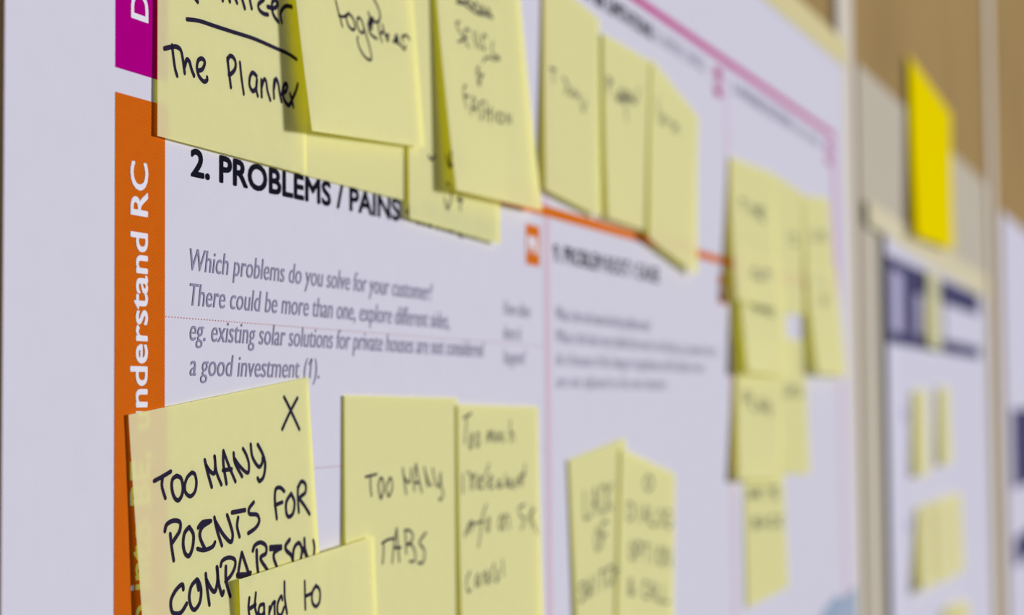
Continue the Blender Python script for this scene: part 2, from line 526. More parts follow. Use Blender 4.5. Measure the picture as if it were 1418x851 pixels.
# ------------------------------------------------------------------ sticky notes
NOTES = [
 {'key': 'planner', 'label': 'yellow sticky note reading The Planner under a drawn line, left end of top row', 'group': 'yellow sticky notes overlapping in the row along the top', 'c': [[16.18, 1634.86, 0.5], [87.07, 1634.27, 0.5], [86.44, 1558.27, 1.3], [15.54, 1558.86, 0.8]], 'p': 1.5, 'on': True, 'mat': 'note', 'ink': [['drawn_line', 0.85, [[[13.22, 47.95], [19.32, 47.22], [27.25, 47.02], [36.84, 46.72], [46.8, 46.41], [57.92, 46.64], [65.59, 46.85], [70.69, 47.46]]]], ['handwriting', 0.95, [[[3.0, 56.35], [6.35, 55.38], [8.51, 55.01], [10.38, 55.39], [11.32, 57.12], [12.26, 60.34]], [[6.48, 55.05], [7.16, 57.82], [7.9, 60.12], [8.83, 61.49]], [[12.26, 58.8], [13.21, 57.11], [14.48, 57.36], [15.43, 58.9], [16.57, 60.11]], [[18.31, 58.75], [20.59, 58.07], [21.77, 56.31], [20.46, 55.65], [18.64, 56.36], [17.99, 58.18], [18.96, 59.88], [21.23, 60.77], [22.87, 60.2], [22.87, 59.58]], [[32.98, 53.5], [33.64, 56.27], [34.64, 59.96]], [[32.97, 54.14], [34.01, 52.84], [35.74, 52.71], [37.12, 53.77], [36.76, 55.44], [34.67, 56.91], [33.63, 57.23]], [[39.37, 53.4], [40.1, 56.85], [41.26, 60.56]], [[48.14, 55.25], [45.97, 54.77], [44.52, 56.15], [44.35, 58.14], [45.92, 59.2], [47.74, 58.27], [48.27, 56.21]], [[48.27, 56.21], [47.95, 58.57], [48.66, 59.94]], [[50.69, 55.83], [50.67, 57.49], [50.78, 59.79]], [[50.81, 57.47], [52.17, 55.43], [53.27, 55.76], [53.98, 57.98], [55.44, 59.93]], [[57.78, 54.72], [57.37, 56.79], [57.55, 59.11]], [[57.59, 56.76], [58.7, 54.24], [60.04, 55.37], [60.76, 57.62], [61.72, 59.34]], [[61.91, 57.45], [64.24, 56.42], [65.05, 54.94], [63.5, 54.84], [62.3, 57.05], [63.42, 58.92], [65.72, 59.77], [67.3, 58.69]], [[66.56, 56.75], [67.7, 58.29], [68.45, 59.71]], [[67.31, 58.34], [69.72, 55.93], [71.11, 53.66]]]], ['handwriting', 1.0, [[[17.25, 42.47], [18.35, 42.94]], [[30.33, 39.59], [30.67, 40.23]], [[33.56, 38.31], [34.24, 39.73]], [[36.55, 38.05], [37.94, 39.39]], [[39.73, 36.44], [40.78, 38.19], [41.97, 39.92]], [[44.38, 35.52], [44.86, 37.72], [45.65, 39.22]], [[48.38, 35.72], [52.44, 35.58], [49.46, 37.49], [49.66, 38.78], [52.02, 39.33], [54.63, 39.11]], [[54.28, 37.23], [58.06, 36.84], [59.99, 35.46], [58.47, 34.74], [56.94, 35.71], [56.91, 37.74], [58.41, 39.14], [60.31, 39.8]], [[62.23, 39.61], [61.49, 37.88], [62.28, 36.55], [64.63, 35.07], [68.01, 34.6]]]]]},
 {'key': 'blank', 'label': 'blank yellow sticky note tucked between the planner note and the marked note', 'group': 'yellow sticky notes overlapping in the row along the top', 'c': [[78.71, 1634.3, 0.3], [151.6, 1633.91, 0.3], [151.18, 1557.91, 0.8], [78.3, 1558.31, 0.4]], 'p': 1.5, 'on': True, 'mat': 'note', 'ink': []},
 {'key': 'marked', 'label': 'yellow sticky note with pen marks near its lower left, hanging below its neighbours', 'group': 'yellow sticky notes overlapping in the row along the top', 'c': [[151.49, 1628.95, 0.9], [224.12, 1627.16, 0.9], [222.25, 1551.19, 1.9], [149.62, 1552.97, 1.9]], 'p': 1.5, 'on': True, 'mat': 'note', 'ink': [['handwriting', 0.8, [[[15.13, 55.91], [17.2, 56.83], [20.06, 55.22]], [[29.43, 53.9], [31.54, 56.57], [33.46, 51.98], [32.26, 57.01], [34.21, 55.94]], [[29.87, 62.17], [31.61, 62.76]], [[27.52, 67.01], [29.58, 69.98], [31.85, 67.84]], [[33.03, 63.93], [32.91, 67.17]], [[37.85, 66.05], [42.37, 66.05]], [[40.46, 64.64], [40.28, 69.03]]]]]},
 {'key': 'together', 'label': 'yellow sticky note reading together, lapping over the planner note', 'group': 'yellow sticky notes overlapping in the row along the top', 'c': [[69.17, 1644.38, 2.2], [146.98, 1649.74, 2.2], [157.34, 1573.93, 3.6], [81.53, 1568.57, 5.2]], 'p': 1.5, 'on': True, 'mat': 'note', 'ink': [['handwriting', 0.72, [[[23.34, 40.99], [24.06, 43.12], [25.06, 45.35], [25.81, 47.36]], [[24.3, 44.65], [27.07, 44.71], [29.46, 43.89]], [[30.53, 43.37], [28.97, 44.61], [29.75, 46.64], [32.39, 47.52], [33.93, 46.41], [33.14, 44.38], [30.53, 43.37]], [[38.64, 44.25], [36.83, 43.66], [35.58, 44.88], [36.06, 46.97], [38.5, 47.63], [39.53, 46.03], [38.64, 44.25], [40.01, 46.79], [41.88, 50.1], [42.86, 52.98], [41.84, 54.44], [38.33, 53.85], [35.54, 51.85], [34.67, 50.07], [35.07, 48.96]], [[43.11, 44.8], [46.0, 43.78], [46.53, 42.9], [44.51, 43.01], [42.77, 44.84], [43.0, 46.72], [45.1, 47.71], [47.71, 48.1]], [[44.45, 43.29], [44.01, 46.06], [45.75, 43.4], [44.73, 45.84]], [[43.53, 41.5], [44.85, 42.97], [47.38, 43.62], [50.18, 43.15]], [[48.08, 37.38], [50.35, 39.28], [51.39, 41.35], [50.21, 43.01]], [[49.36, 43.8], [49.83, 46.22], [50.87, 48.58]], [[52.23, 43.73], [53.28, 46.1]], [[50.02, 46.88], [52.35, 45.65], [53.86, 46.59], [54.61, 47.89]], [[54.36, 46.53], [56.06, 46.07], [55.18, 47.83]], [[58.85, 47.71], [61.55, 46.72], [61.83, 45.42], [60.0, 47.31], [63.09, 47.81], [66.44, 49.02], [67.4, 47.92]], [[60.61, 46.12], [60.96, 47.76], [62.67, 46.45]], [[65.43, 45.3], [65.79, 46.96]], [[65.55, 45.71], [68.79, 44.78], [70.79, 45.7]]]], ['handwriting', 0.8, [[[82.83, 33.57], [80.66, 35.16], [81.47, 36.8], [84.22, 38.22], [87.27, 38.29], [91.25, 37.66]], [[82.8, 33.72], [85.15, 33.27]], [[87.24, 34.33], [90.38, 33.93], [91.69, 35.24], [88.08, 38.05]], [[92.42, 33.37], [92.83, 35.4], [91.25, 37.66]], [[86.04, 44.75], [85.18, 47.2]], [[86.96, 52.02], [90.01, 48.47], [91.62, 50.38], [93.13, 48.75], [92.84, 52.35], [94.99, 49.45], [94.71, 53.07]]]], ['handwriting', 0.7, [[[89.61, 63.42], [95.93, 64.0]], [[90.17, 64.16], [94.98, 65.12]]]]]},
 {'key': 'fashion', 'label': 'yellow sticky note with blurred words ending in FASHION, top row centre', 'group': 'yellow sticky notes overlapping in the row along the top', 'c': [[167.6, 1639.45, 1.8], [241.33, 1640.99, 1.8], [256.76, 1565.0, 4.0], [175.04, 1563.46, 6.0]], 'p': 1.5, 'on': True, 'mat': 'note', 'ink': [['crossed_out_word', 0.8, [[[16.24, 17.88], [22.27, 17.19], [28.11, 17.8], [34.09, 18.24], [40.54, 17.34], [46.87, 17.4]], [[17.51, 16.59], [22.32, 17.0], [26.68, 15.34], [30.35, 16.88], [32.84, 14.99], [36.29, 17.69], [37.94, 15.21], [41.53, 17.54], [43.22, 15.05], [46.31, 17.49]]]], ['handwriting', 0.62, [[[17.27, 23.77], [14.8, 24.0], [14.49, 25.3], [17.87, 27.25], [18.97, 28.69], [14.29, 29.97]], [[21.91, 24.8], [20.03, 28.34], [23.45, 30.32]], [[21.91, 24.8], [24.86, 24.86]], [[19.66, 27.86], [22.69, 27.55]], [[27.89, 24.73], [28.63, 27.7], [30.24, 29.27]], [[31.0, 24.41], [31.7, 27.58], [33.85, 29.07]], [[35.84, 25.46], [35.89, 29.12]], [[35.2, 25.93], [37.76, 24.05], [39.73, 24.48]], [[36.09, 28.36], [37.5, 28.88]], [[45.36, 25.07], [43.4, 28.34], [47.63, 30.31], [49.98, 29.58], [46.9, 29.11]], [[45.3, 31.03], [39.04, 30.85], [34.3, 33.04]], [[30.7, 35.03], [28.28, 36.48], [31.96, 37.78], [33.24, 36.86], [28.68, 40.43]], [[28.17, 36.86], [28.16, 40.51], [30.1, 40.78]]]], ['handwriting', 0.62, [[[15.77, 43.15], [14.84, 46.49], [16.25, 49.8]], [[15.69, 43.45], [17.49, 42.62]], [[14.84, 46.49], [19.03, 45.63]], [[19.01, 51.21], [23.1, 45.37], [24.86, 50.46]], [[20.38, 49.27], [24.56, 48.72]], [[31.25, 45.47], [27.46, 47.16], [29.29, 49.3], [26.85, 51.99]], [[33.49, 45.17], [31.99, 51.35]], [[37.13, 46.5], [34.93, 51.59]], [[32.48, 48.6], [36.22, 48.42]], [[39.93, 47.34], [39.24, 50.76]], [[45.11, 47.29], [41.84, 49.53], [44.94, 50.66], [47.89, 48.47], [45.11, 47.29]], [[50.4, 50.0], [51.29, 47.12], [54.1, 49.55], [55.0, 46.66]]]]]},
 {'key': 'row1', 'label': 'sticky note with faint slanting word, leftmost of three blurred ones right of FASHION', 'group': 'yellow sticky notes overlapping in the row along the top', 'c': [[269.85, 1649.05, 0.8], [331.94, 1644.76, 0.8], [326.69, 1568.94, 2.6], [264.61, 1573.23, 2.6]], 'p': 1.5, 'on': True, 'mat': 'note', 'ink': [['handwriting', 0.8, [[[7.45, 32.08], [14.5, 31.67]], [[10.96, 31.88], [11.68, 36.59]], [[24.34, 32.23], [29.76, 33.67], [26.86, 37.66]], [[32.53, 33.64], [34.23, 37.3], [39.03, 33.92], [41.74, 36.43], [45.62, 34.21], [49.32, 37.06], [52.08, 39.61], [56.18, 34.81]]]]]},
 {'key': 'row2', 'label': 'sticky note with the darkest scribble, middle of three blurred ones right of FASHION', 'group': 'yellow sticky notes overlapping in the row along the top', 'c': [[335.99, 1640.21, 1.0], [412.96, 1640.37, 0.8], [393.13, 1569.07, 2.2], [332.2, 1569.67, 3.4]], 'p': 1.5, 'on': True, 'mat': 'note', 'ink': [['handwriting', 0.9, [[[5.7, 16.78], [6.28, 24.08]], [[5.67, 17.64], [11.1, 18.15], [6.45, 20.64]], [[16.59, 21.85], [20.34, 25.31], [23.19, 19.03], [26.13, 24.99], [29.84, 18.52], [32.92, 23.35], [35.65, 18.76], [39.82, 22.86]], [[16.55, 24.17], [39.71, 21.09]], [[39.68, 20.49], [44.77, 22.09], [49.13, 14.72]], [[30.0, 23.8], [32.17, 31.72]]]]]},
 {'key': 'row3', 'label': 'sticky note with steep top edge, rightmost of three blurred ones right of FASHION', 'group': 'yellow sticky notes overlapping in the row along the top', 'c': [[401.23, 1641.37, 1.4], [476.88, 1628.15, 0.8], [461.28, 1555.92, 3.5], [385.46, 1566.05, 3.8]], 'p': 1.5, 'on': True, 'mat': 'note', 'ink': [['handwriting', 0.8, [[[9.51, 13.47], [12.03, 18.6]], [[9.96, 18.67], [15.49, 22.86], [19.3, 17.44], [21.73, 21.5], [25.7, 17.2]], [[30.01, 17.03], [36.61, 17.38], [34.63, 20.48], [40.91, 15.38], [43.4, 18.97]]]]]},
 {'key': 'points', 'label': 'yellow sticky note reading TOO MANY POINTS FOR COMPARISON with an X in its corner', 'group': 'yellow sticky notes in the row along the bottom', 'c': [[4.54, 1498.49, 0.6], [88.17, 1507.28, 0.7], [96.12, 1431.69, 2.2], [12.48, 1422.9, 2.2]], 'p': 1.5, 'on': True, 'mat': 'note', 'ink': [['drawn_cross', 0.85, [[[63.61, 3.57], [65.98, 6.61], [70.06, 12.39]], [[70.05, 4.54], [65.84, 7.75], [61.83, 11.29]]]], ['handwriting', 0.85, [[[7.62, 15.22], [10.51, 14.8], [13.96, 14.17]], [[10.78, 15.07], [10.35, 16.88], [11.3, 19.53]], [[16.04, 15.46], [14.41, 15.99], [13.95, 17.7], [14.56, 19.82], [16.0, 20.85], [17.47, 20.09], [18.18, 18.4], [17.71, 16.29], [16.04, 15.46]], [[21.98, 15.66], [20.08, 16.45], [18.9, 18.07], [19.11, 19.69], [20.78, 20.77], [22.68, 20.06], [23.52, 18.14], [23.13, 16.25], [21.98, 15.66]], [[27.41, 13.69], [28.23, 16.59], [29.49, 20.09]], [[27.63, 14.65], [29.09, 16.38], [30.88, 17.24], [31.54, 15.25], [31.45, 13.48]], [[31.53, 13.49], [31.77, 16.92], [33.5, 20.24]], [[35.24, 12.75], [34.89, 15.76], [35.64, 20.35]], [[35.24, 12.75], [37.18, 16.58], [39.46, 20.5]], [[34.52, 17.11], [38.17, 17.4]], [[39.47, 13.84], [39.84, 16.27], [42.43, 19.79]], [[39.55, 15.04], [42.12, 17.58], [45.05, 19.36], [45.74, 17.41], [44.88, 15.11], [43.52, 13.35]], [[47.09, 12.9], [47.5, 15.98], [49.93, 18.66], [51.63, 18.07], [52.0, 16.9]], [[50.19, 13.41], [52.12, 15.94], [52.98, 18.52], [51.93, 21.3], [49.97, 22.09], [49.16, 21.22]]]], ['handwriting', 0.9, [[[60.97, 26.4], [59.18, 25.2], [57.13, 25.2], [56.36, 27.21], [56.38, 29.53], [56.64, 32.39]], [[56.13, 28.99], [59.68, 28.85]], [[64.1, 27.53], [61.59, 29.12], [61.25, 31.73], [62.4, 32.94], [64.46, 32.31], [65.46, 29.79], [64.1, 27.53]], [[67.57, 26.42], [67.22, 29.08], [67.21, 32.63]], [[67.52, 26.76], [69.39, 25.36], [71.29, 26.36], [71.03, 28.36], [68.19, 29.31], [70.25, 31.64], [72.32, 33.99]], [[10.28, 26.56], [11.2, 25.25], [13.82, 24.93], [16.17, 25.73], [15.86, 27.47], [13.86, 28.88], [12.74, 29.56]], [[12.21, 27.52], [12.38, 30.38], [12.78, 33.44]], [[19.57, 27.42], [17.59, 28.4], [16.78, 30.66], [17.3, 32.87], [18.8, 33.63], [20.35, 31.97], [20.95, 29.35], [19.57, 27.42]], [[22.98, 28.21], [25.01, 27.3], [28.28, 27.66]], [[27.71, 27.77], [24.89, 28.26], [23.52, 29.54], [23.71, 31.1], [25.07, 33.37]], [[22.14, 32.78], [24.77, 33.61], [28.11, 33.51], [29.33, 32.67]], [[29.75, 27.15], [30.49, 30.24], [32.0, 33.97]], [[29.93, 27.96], [32.87, 31.64], [35.74, 33.92], [36.81, 32.39], [35.99, 29.71], [35.0, 27.48]], [[37.16, 27.34], [42.71, 27.76]], [[39.59, 28.95], [38.88, 30.88], [39.61, 33.41]], [[46.78, 26.61], [44.52, 27.76], [44.66, 29.0], [47.9, 29.82], [48.62, 31.41], [46.91, 32.71], [43.49, 33.35]]]], ['handwriting', 0.9, [[[15.63, 40.44], [15.3, 39.29], [12.86, 39.96], [10.78, 41.64], [10.55, 43.46], [11.32, 44.71], [14.06, 45.22], [16.53, 43.77]], [[21.04, 39.45], [18.73, 40.45], [17.63, 42.66], [18.15, 44.96], [19.49, 45.82], [21.59, 44.66], [22.42, 42.09], [21.71, 40.01], [21.04, 39.45]], [[21.04, 39.45], [21.48, 41.75]], [[24.7, 38.95], [24.85, 42.36], [25.26, 46.06]], [[24.65, 40.1], [26.53, 42.87], [27.95, 43.6], [29.25, 41.38], [29.38, 38.46]], [[29.51, 38.63], [29.58, 42.01], [30.56, 44.98], [31.41, 44.38]], [[30.9, 38.5], [31.81, 37.43], [34.41, 37.26], [36.9, 38.25], [36.79, 39.88], [34.9, 41.47], [32.45, 42.35]], [[33.03, 39.09], [32.7, 42.41], [33.92, 46.07]], [[40.1, 37.27], [38.82, 39.73], [37.67, 42.35]], [[40.1, 37.27], [41.42, 40.28], [42.57, 42.97]], [[37.43, 42.24], [40.53, 42.91], [43.27, 42.63]], [[37.47, 41.88], [42.96, 42.85]], [[44.89, 37.8], [45.97, 36.71], [48.48, 36.53], [50.82, 37.76], [50.59, 39.54], [47.99, 40.18], [50.37, 43.17], [51.33, 44.41]], [[46.62, 38.01], [46.37, 40.72], [46.54, 43.53]], [[52.71, 38.43], [57.75, 39.28]], [[52.63, 39.01], [57.69, 39.78]], [[57.11, 39.72], [54.46, 40.17], [54.01, 41.42], [55.12, 43.73]], [[61.96, 38.46], [59.75, 39.59], [60.16, 40.87], [62.29, 42.51], [62.8, 44.43]], [[62.71, 43.81], [63.69, 40.98], [66.21, 40.11], [67.46, 42.04], [66.54, 44.29]], [[69.01, 39.59], [68.98, 42.03], [70.01, 44.7]], [[67.97, 41.83], [69.83, 44.66]], [[73.33, 40.89], [73.64, 42.65], [73.12, 44.56]]]]]},
 {'key': 'hard', 'label': 'yellow sticky note reading Hard to, overlapping the corner of TOO MANY POINTS', 'group': 'yellow sticky notes in the row along the bottom', 'c': [[48.31, 1460.24, 2.8], [124.15, 1465.12, 2.3], [129.03, 1389.28, 3.0], [53.19, 1384.39, 3.0]], 'p': 1.5, 'on': True, 'mat': 'note', 'ink': [['handwriting', 0.85, [[[4.67, 4.99], [4.1, 7.03], [4.38, 9.08]], [[7.92, 4.38], [7.23, 7.27], [8.15, 9.73]], [[4.49, 7.53], [7.55, 7.04]], [[11.5, 7.56], [9.64, 7.68], [8.92, 9.28], [10.4, 10.06], [11.67, 9.47]], [[11.8, 7.75], [11.73, 10.35]], [[14.53, 8.79], [14.05, 11.04]], [[14.44, 9.94], [16.14, 8.19], [17.41, 8.11]], [[17.11, 7.91], [17.07, 11.12]], [[21.25, 8.15], [20.68, 7.17], [18.78, 8.63], [18.61, 10.95], [20.34, 11.69], [22.08, 10.06]], [[22.64, 4.09], [22.55, 8.07], [23.44, 11.78]], [[33.53, 5.64], [33.4, 9.25], [33.36, 12.42]], [[33.73, 9.3], [36.12, 9.24], [37.51, 9.0]], [[39.69, 7.67], [37.51, 9.0], [37.33, 11.42], [39.29, 12.81], [41.46, 11.8], [41.68, 9.06], [39.69, 7.67]]]]]},
 {'key': 'tabs', 'label': 'yellow sticky note reading TOO MANY TABS in thin capitals', 'group': 'yellow sticky notes in the row along the bottom', 'c': [[109.37, 1502.77, 0.6], [187.83, 1502.04, 0.6], [187.12, 1426.04, 1.4], [108.66, 1426.77, 1.4]], 'p': 1.5, 'on': True, 'mat': 'note', 'ink': [['handwriting', 0.62, [[[12.33, 21.71], [15.91, 21.43], [19.35, 21.14]], [[15.45, 21.81], [15.4, 24.52], [15.98, 26.86]], [[21.8, 22.2], [20.39, 24.3], [21.69, 27.88], [23.58, 25.6], [23.17, 22.83], [21.8, 22.2]], [[27.84, 22.38], [25.45, 24.87], [26.79, 27.49], [29.19, 25.41], [28.77, 22.81], [27.84, 22.38]], [[36.29, 20.02], [37.38, 23.68], [38.47, 27.16]], [[37.41, 22.47], [39.33, 23.95], [41.3, 23.61], [42.17, 20.17]], [[45.39, 19.03], [43.78, 23.89], [44.21, 26.56]], [[45.39, 19.03], [47.29, 23.6], [49.23, 27.16]], [[43.77, 24.3], [47.27, 24.42]], [[51.24, 20.2], [52.4, 22.93], [53.36, 25.66]], [[51.43, 20.83], [54.42, 24.66], [56.27, 25.55]], [[57.13, 20.56], [59.12, 24.81], [61.73, 25.95], [62.9, 21.98]], [[62.9, 21.98], [63.33, 25.8], [64.65, 28.39], [62.68, 30.0], [61.63, 29.53]], [[22.32, 40.04], [26.04, 39.3], [30.75, 39.19]], [[23.25, 39.71], [23.16, 42.84], [22.45, 45.52]], [[31.96, 36.48], [30.25, 40.15], [28.67, 45.79]], [[31.96, 36.48], [32.6, 41.1], [33.42, 45.74]], [[29.73, 41.71], [34.49, 42.02]], [[37.52, 37.4], [37.92, 40.64], [38.02, 43.87]], [[37.04, 37.37], [40.45, 37.57], [42.88, 39.13], [41.34, 40.86], [38.38, 41.47], [41.81, 41.7], [44.21, 44.3], [43.65, 46.29], [40.2, 46.24]], [[51.96, 38.85], [48.35, 40.48], [47.3, 41.65], [50.29, 43.48], [50.73, 45.57], [49.15, 47.3], [46.13, 47.08]]]]]},
 {'key': 'irrelevant', 'label': 'yellow sticky note with four cursive lines starting Too much, right of TOO MANY TABS', 'group': 'yellow sticky notes in the row along the bottom', 'c': [[186.89, 1500.08, 1.2], [259.95, 1499.14, 0.7], [258.98, 1423.15, 2.6], [185.92, 1424.09, 2.6]], 'p': 1.5, 'on': True, 'mat': 'note', 'ink': [['handwriting', 0.62, [[[4.89, 3.94], [11.55, 2.55]], [[7.41, 4.12], [5.76, 11.65]], [[11.95, 8.59], [9.85, 11.3], [10.1, 13.43], [12.41, 11.32], [11.95, 8.59]], [[17.02, 8.22], [15.46, 10.95], [16.51, 12.92], [18.63, 10.98], [17.59, 8.41]], [[24.95, 11.42], [26.82, 8.05], [27.88, 11.05], [29.76, 7.94], [31.64, 11.28]], [[32.95, 8.27], [33.79, 11.29], [36.9, 8.49], [37.63, 11.32]], [[41.16, 8.3], [39.25, 10.32], [41.64, 11.35]], [[47.47, 4.41], [47.42, 11.61]], [[47.52, 9.55], [49.81, 8.53], [50.68, 11.43]], [[3.76, 20.84], [3.28, 26.57]], [[7.62, 20.16], [10.3, 21.77], [9.89, 25.62]], [[10.26, 22.54], [13.68, 21.07]], [[14.24, 21.08], [12.41, 24.15], [12.89, 25.72]], [[16.89, 24.28], [19.81, 22.79], [18.14, 21.96], [16.29, 25.04], [20.23, 25.55]], [[26.97, 18.2], [22.69, 22.47], [23.66, 25.85]], [[26.05, 24.54], [29.64, 23.04], [27.94, 22.0], [26.59, 25.34], [30.67, 25.66]], [[33.66, 25.15], [36.77, 23.23], [34.82, 25.79], [39.05, 25.31]], [[42.31, 21.74], [42.06, 25.8], [45.28, 23.45]], [[47.13, 23.49], [45.12, 25.89], [48.85, 25.59]], [[50.02, 26.86], [51.49, 23.61], [53.23, 25.72]], [[55.13, 25.77], [55.92, 23.51], [58.34, 25.45]], [[62.0, 18.85], [59.15, 22.97], [57.67, 25.85]], [[55.32, 22.88], [61.8, 21.99]]]], ['handwriting', 0.62, [[[3.99, 39.6], [8.57, 35.68]], [[7.13, 38.89], [10.48, 35.11], [10.93, 38.21]], [[23.6, 30.77], [19.42, 35.07], [17.85, 39.45], [15.66, 43.54]], [[11.67, 36.27], [20.67, 35.8]], [[25.97, 34.92], [23.2, 37.04], [24.38, 39.11], [26.2, 37.4], [25.97, 34.92]], [[37.43, 34.51], [34.83, 36.68], [36.0, 39.25], [38.92, 36.64], [37.43, 34.51]], [[40.09, 39.45], [40.38, 35.55], [43.61, 35.0], [44.95, 39.46]], [[60.26, 32.16], [54.38, 33.11], [55.63, 35.52], [59.84, 37.36], [55.99, 40.01]], [[67.61, 32.92], [65.84, 39.55]], [[62.81, 37.02], [70.22, 33.98], [66.56, 36.47], [72.49, 42.28]], [[8.27, 50.32], [5.01, 52.7], [5.76, 56.23], [8.51, 55.79]], [[14.46, 51.63], [12.42, 53.69], [13.57, 55.31], [15.63, 53.04]], [[15.35, 51.7], [16.36, 55.3]], [[19.59, 51.55], [20.0, 54.69]], [[19.91, 52.47], [22.6, 51.1]], [[24.73, 52.36], [22.03, 53.51], [23.2, 55.16], [25.27, 53.75]], [[29.85, 49.34], [26.72, 52.06], [27.56, 54.81]], [[33.41, 51.62], [31.3, 52.83], [33.19, 54.33], [30.46, 55.03]], [[37.04, 48.67], [37.98, 53.76]]]]]},
 {'key': 'pair1', 'label': 'yellow sticky note with three blurred words, left of the low middle pair', 'group': 'pair of yellow sticky notes low in the middle section', 'c': [[291.7, 1480.19, 0.8], [359.57, 1486.76, 0.8], [366.88, 1411.11, 1.6], [299.02, 1404.55, 1.6]], 'p': 1.5, 'on': True, 'mat': 'note', 'ink': [['handwriting', 0.8, [[[17.3, 13.05], [15.7, 22.49], [22.6, 22.89]], [[25.31, 23.06], [30.49, 13.67], [32.38, 23.47]], [[27.38, 19.32], [31.63, 19.55]], [[43.94, 15.29], [39.73, 14.11], [36.01, 18.81], [38.04, 23.81], [42.57, 23.09]], [[46.97, 14.45], [45.24, 24.23]], [[54.41, 14.81], [46.11, 19.35], [52.66, 24.67]], [[31.97, 28.44], [27.77, 32.71], [30.44, 36.87], [34.68, 32.61], [31.97, 28.44]], [[45.25, 28.19], [38.17, 28.32], [36.61, 36.82]], [[37.39, 32.57], [43.04, 32.49]], [[11.49, 45.62], [7.2, 44.98], [5.6, 46.86], [10.21, 49.1], [8.53, 51.3], [4.28, 50.63]], [[14.07, 44.99], [14.47, 51.36], [16.91, 46.91], [17.67, 51.39], [20.49, 45.0]], [[26.27, 45.0], [25.05, 51.45]], [[32.14, 45.01], [38.84, 45.02]], [[35.48, 45.01], [34.23, 51.54]], [[48.21, 45.69], [44.21, 45.03], [40.85, 48.31], [42.93, 51.62], [47.18, 50.99]], [[51.03, 45.03], [49.74, 51.68]], [[58.04, 45.04], [56.72, 51.74]], [[50.38, 48.36], [57.38, 48.39]]]]]},
 {'key': 'pair2', 'label': 'yellow sticky note with four blurred lines, right of the low middle pair', 'group': 'pair of yellow sticky notes low in the middle section', 'c': [[352.11, 1482.76, 1.6], [430.15, 1470.2, 0.8], [418.08, 1395.17, 2.4], [340.03, 1407.73, 2.4]], 'p': 1.5, 'on': True, 'mat': 'note', 'ink': [['handwriting', 0.8, [[[36.76, 5.45], [30.53, 9.22], [36.69, 11.45], [43.65, 7.6], [36.76, 5.45]], [[10.18, 19.22], [10.75, 25.73], [15.62, 24.87], [17.53, 22.15], [15.17, 19.63], [10.18, 19.22]], [[23.66, 18.55], [24.19, 25.17]], [[30.68, 24.91], [33.88, 18.04], [38.12, 24.6]], [[31.96, 22.17], [36.43, 21.97]], [[40.57, 17.7], [41.05, 24.48], [48.69, 24.17]], [[55.16, 16.98], [51.48, 20.61], [55.6, 23.89], [59.34, 20.26], [55.16, 16.98]], [[70.35, 16.93], [65.43, 16.47], [62.43, 20.11], [65.84, 23.47], [70.66, 22.57], [70.51, 19.75], [67.26, 19.9]], [[16.17, 33.97], [13.05, 37.56], [16.69, 40.9], [19.85, 37.31], [16.17, 33.97]], [[22.77, 40.7], [22.28, 33.71], [28.6, 34.16], [28.77, 36.62], [22.53, 37.21]], [[32.01, 33.31], [39.17, 33.01]], [[35.58, 33.16], [36.01, 40.27]], [[45.65, 32.73], [46.04, 39.94]], [[55.99, 32.3], [52.42, 36.1], [56.33, 39.61], [59.95, 35.82], [55.99, 32.3]], [[63.06, 39.39], [62.75, 32.02], [70.76, 39.14], [70.49, 31.7]], [[19.95, 54.32], [14.37, 49.54], [16.26, 48.29], [17.66, 49.48], [13.28, 52.6], [16.01, 54.38], [19.79, 51.88]], [[38.45, 48.44], [34.27, 47.9], [31.7, 51.07], [34.59, 54.13], [38.7, 53.45]], [[41.43, 54.04], [44.65, 47.68], [48.46, 53.95]], [[42.71, 51.51], [46.94, 51.44]], [[50.98, 47.55], [51.23, 53.91], [58.44, 53.82]], [[61.08, 47.33], [61.28, 53.78], [68.66, 53.69]]]]]},
 {'key': 'c1b', 'label': 'curling yellow sticky note just below the topmost one of the right cluster', 'group': 'yellow sticky notes clustered at the right side of the large poster', 'c': [[540.41, 1575.76, 2.0], [642.76, 1574.46, 1.6], [644.03, 1513.99, 3.5], [536.19, 1514.42, 7.2]], 'p': 1.2, 'on': True, 'mat': 'note', 'ink': [['handwriting', 1.1, [[[30.85, 12.02], [26.29, 11.67], [22.74, 14.55], [25.33, 17.18], [30.09, 16.45]], [[33.04, 16.89], [37.94, 11.14], [41.0, 16.59]], [[35.01, 14.6], [39.78, 14.4]], [[44.14, 16.47], [45.07, 10.82], [52.34, 16.16], [53.25, 10.45]], [[16.7, 38.27], [18.06, 31.96], [20.79, 35.69], [25.17, 31.81], [23.83, 38.18]], [[31.61, 31.67], [27.31, 34.95], [30.28, 38.1], [34.63, 34.83], [31.61, 31.67]], [[36.85, 38.03], [38.15, 31.54], [44.78, 32.05], [44.4, 34.02], [37.51, 34.78], [44.38, 37.94]], [[56.33, 31.16], [48.62, 31.32], [47.35, 37.9], [55.1, 37.81]], [[47.99, 34.61], [54.16, 34.51]]]]]},
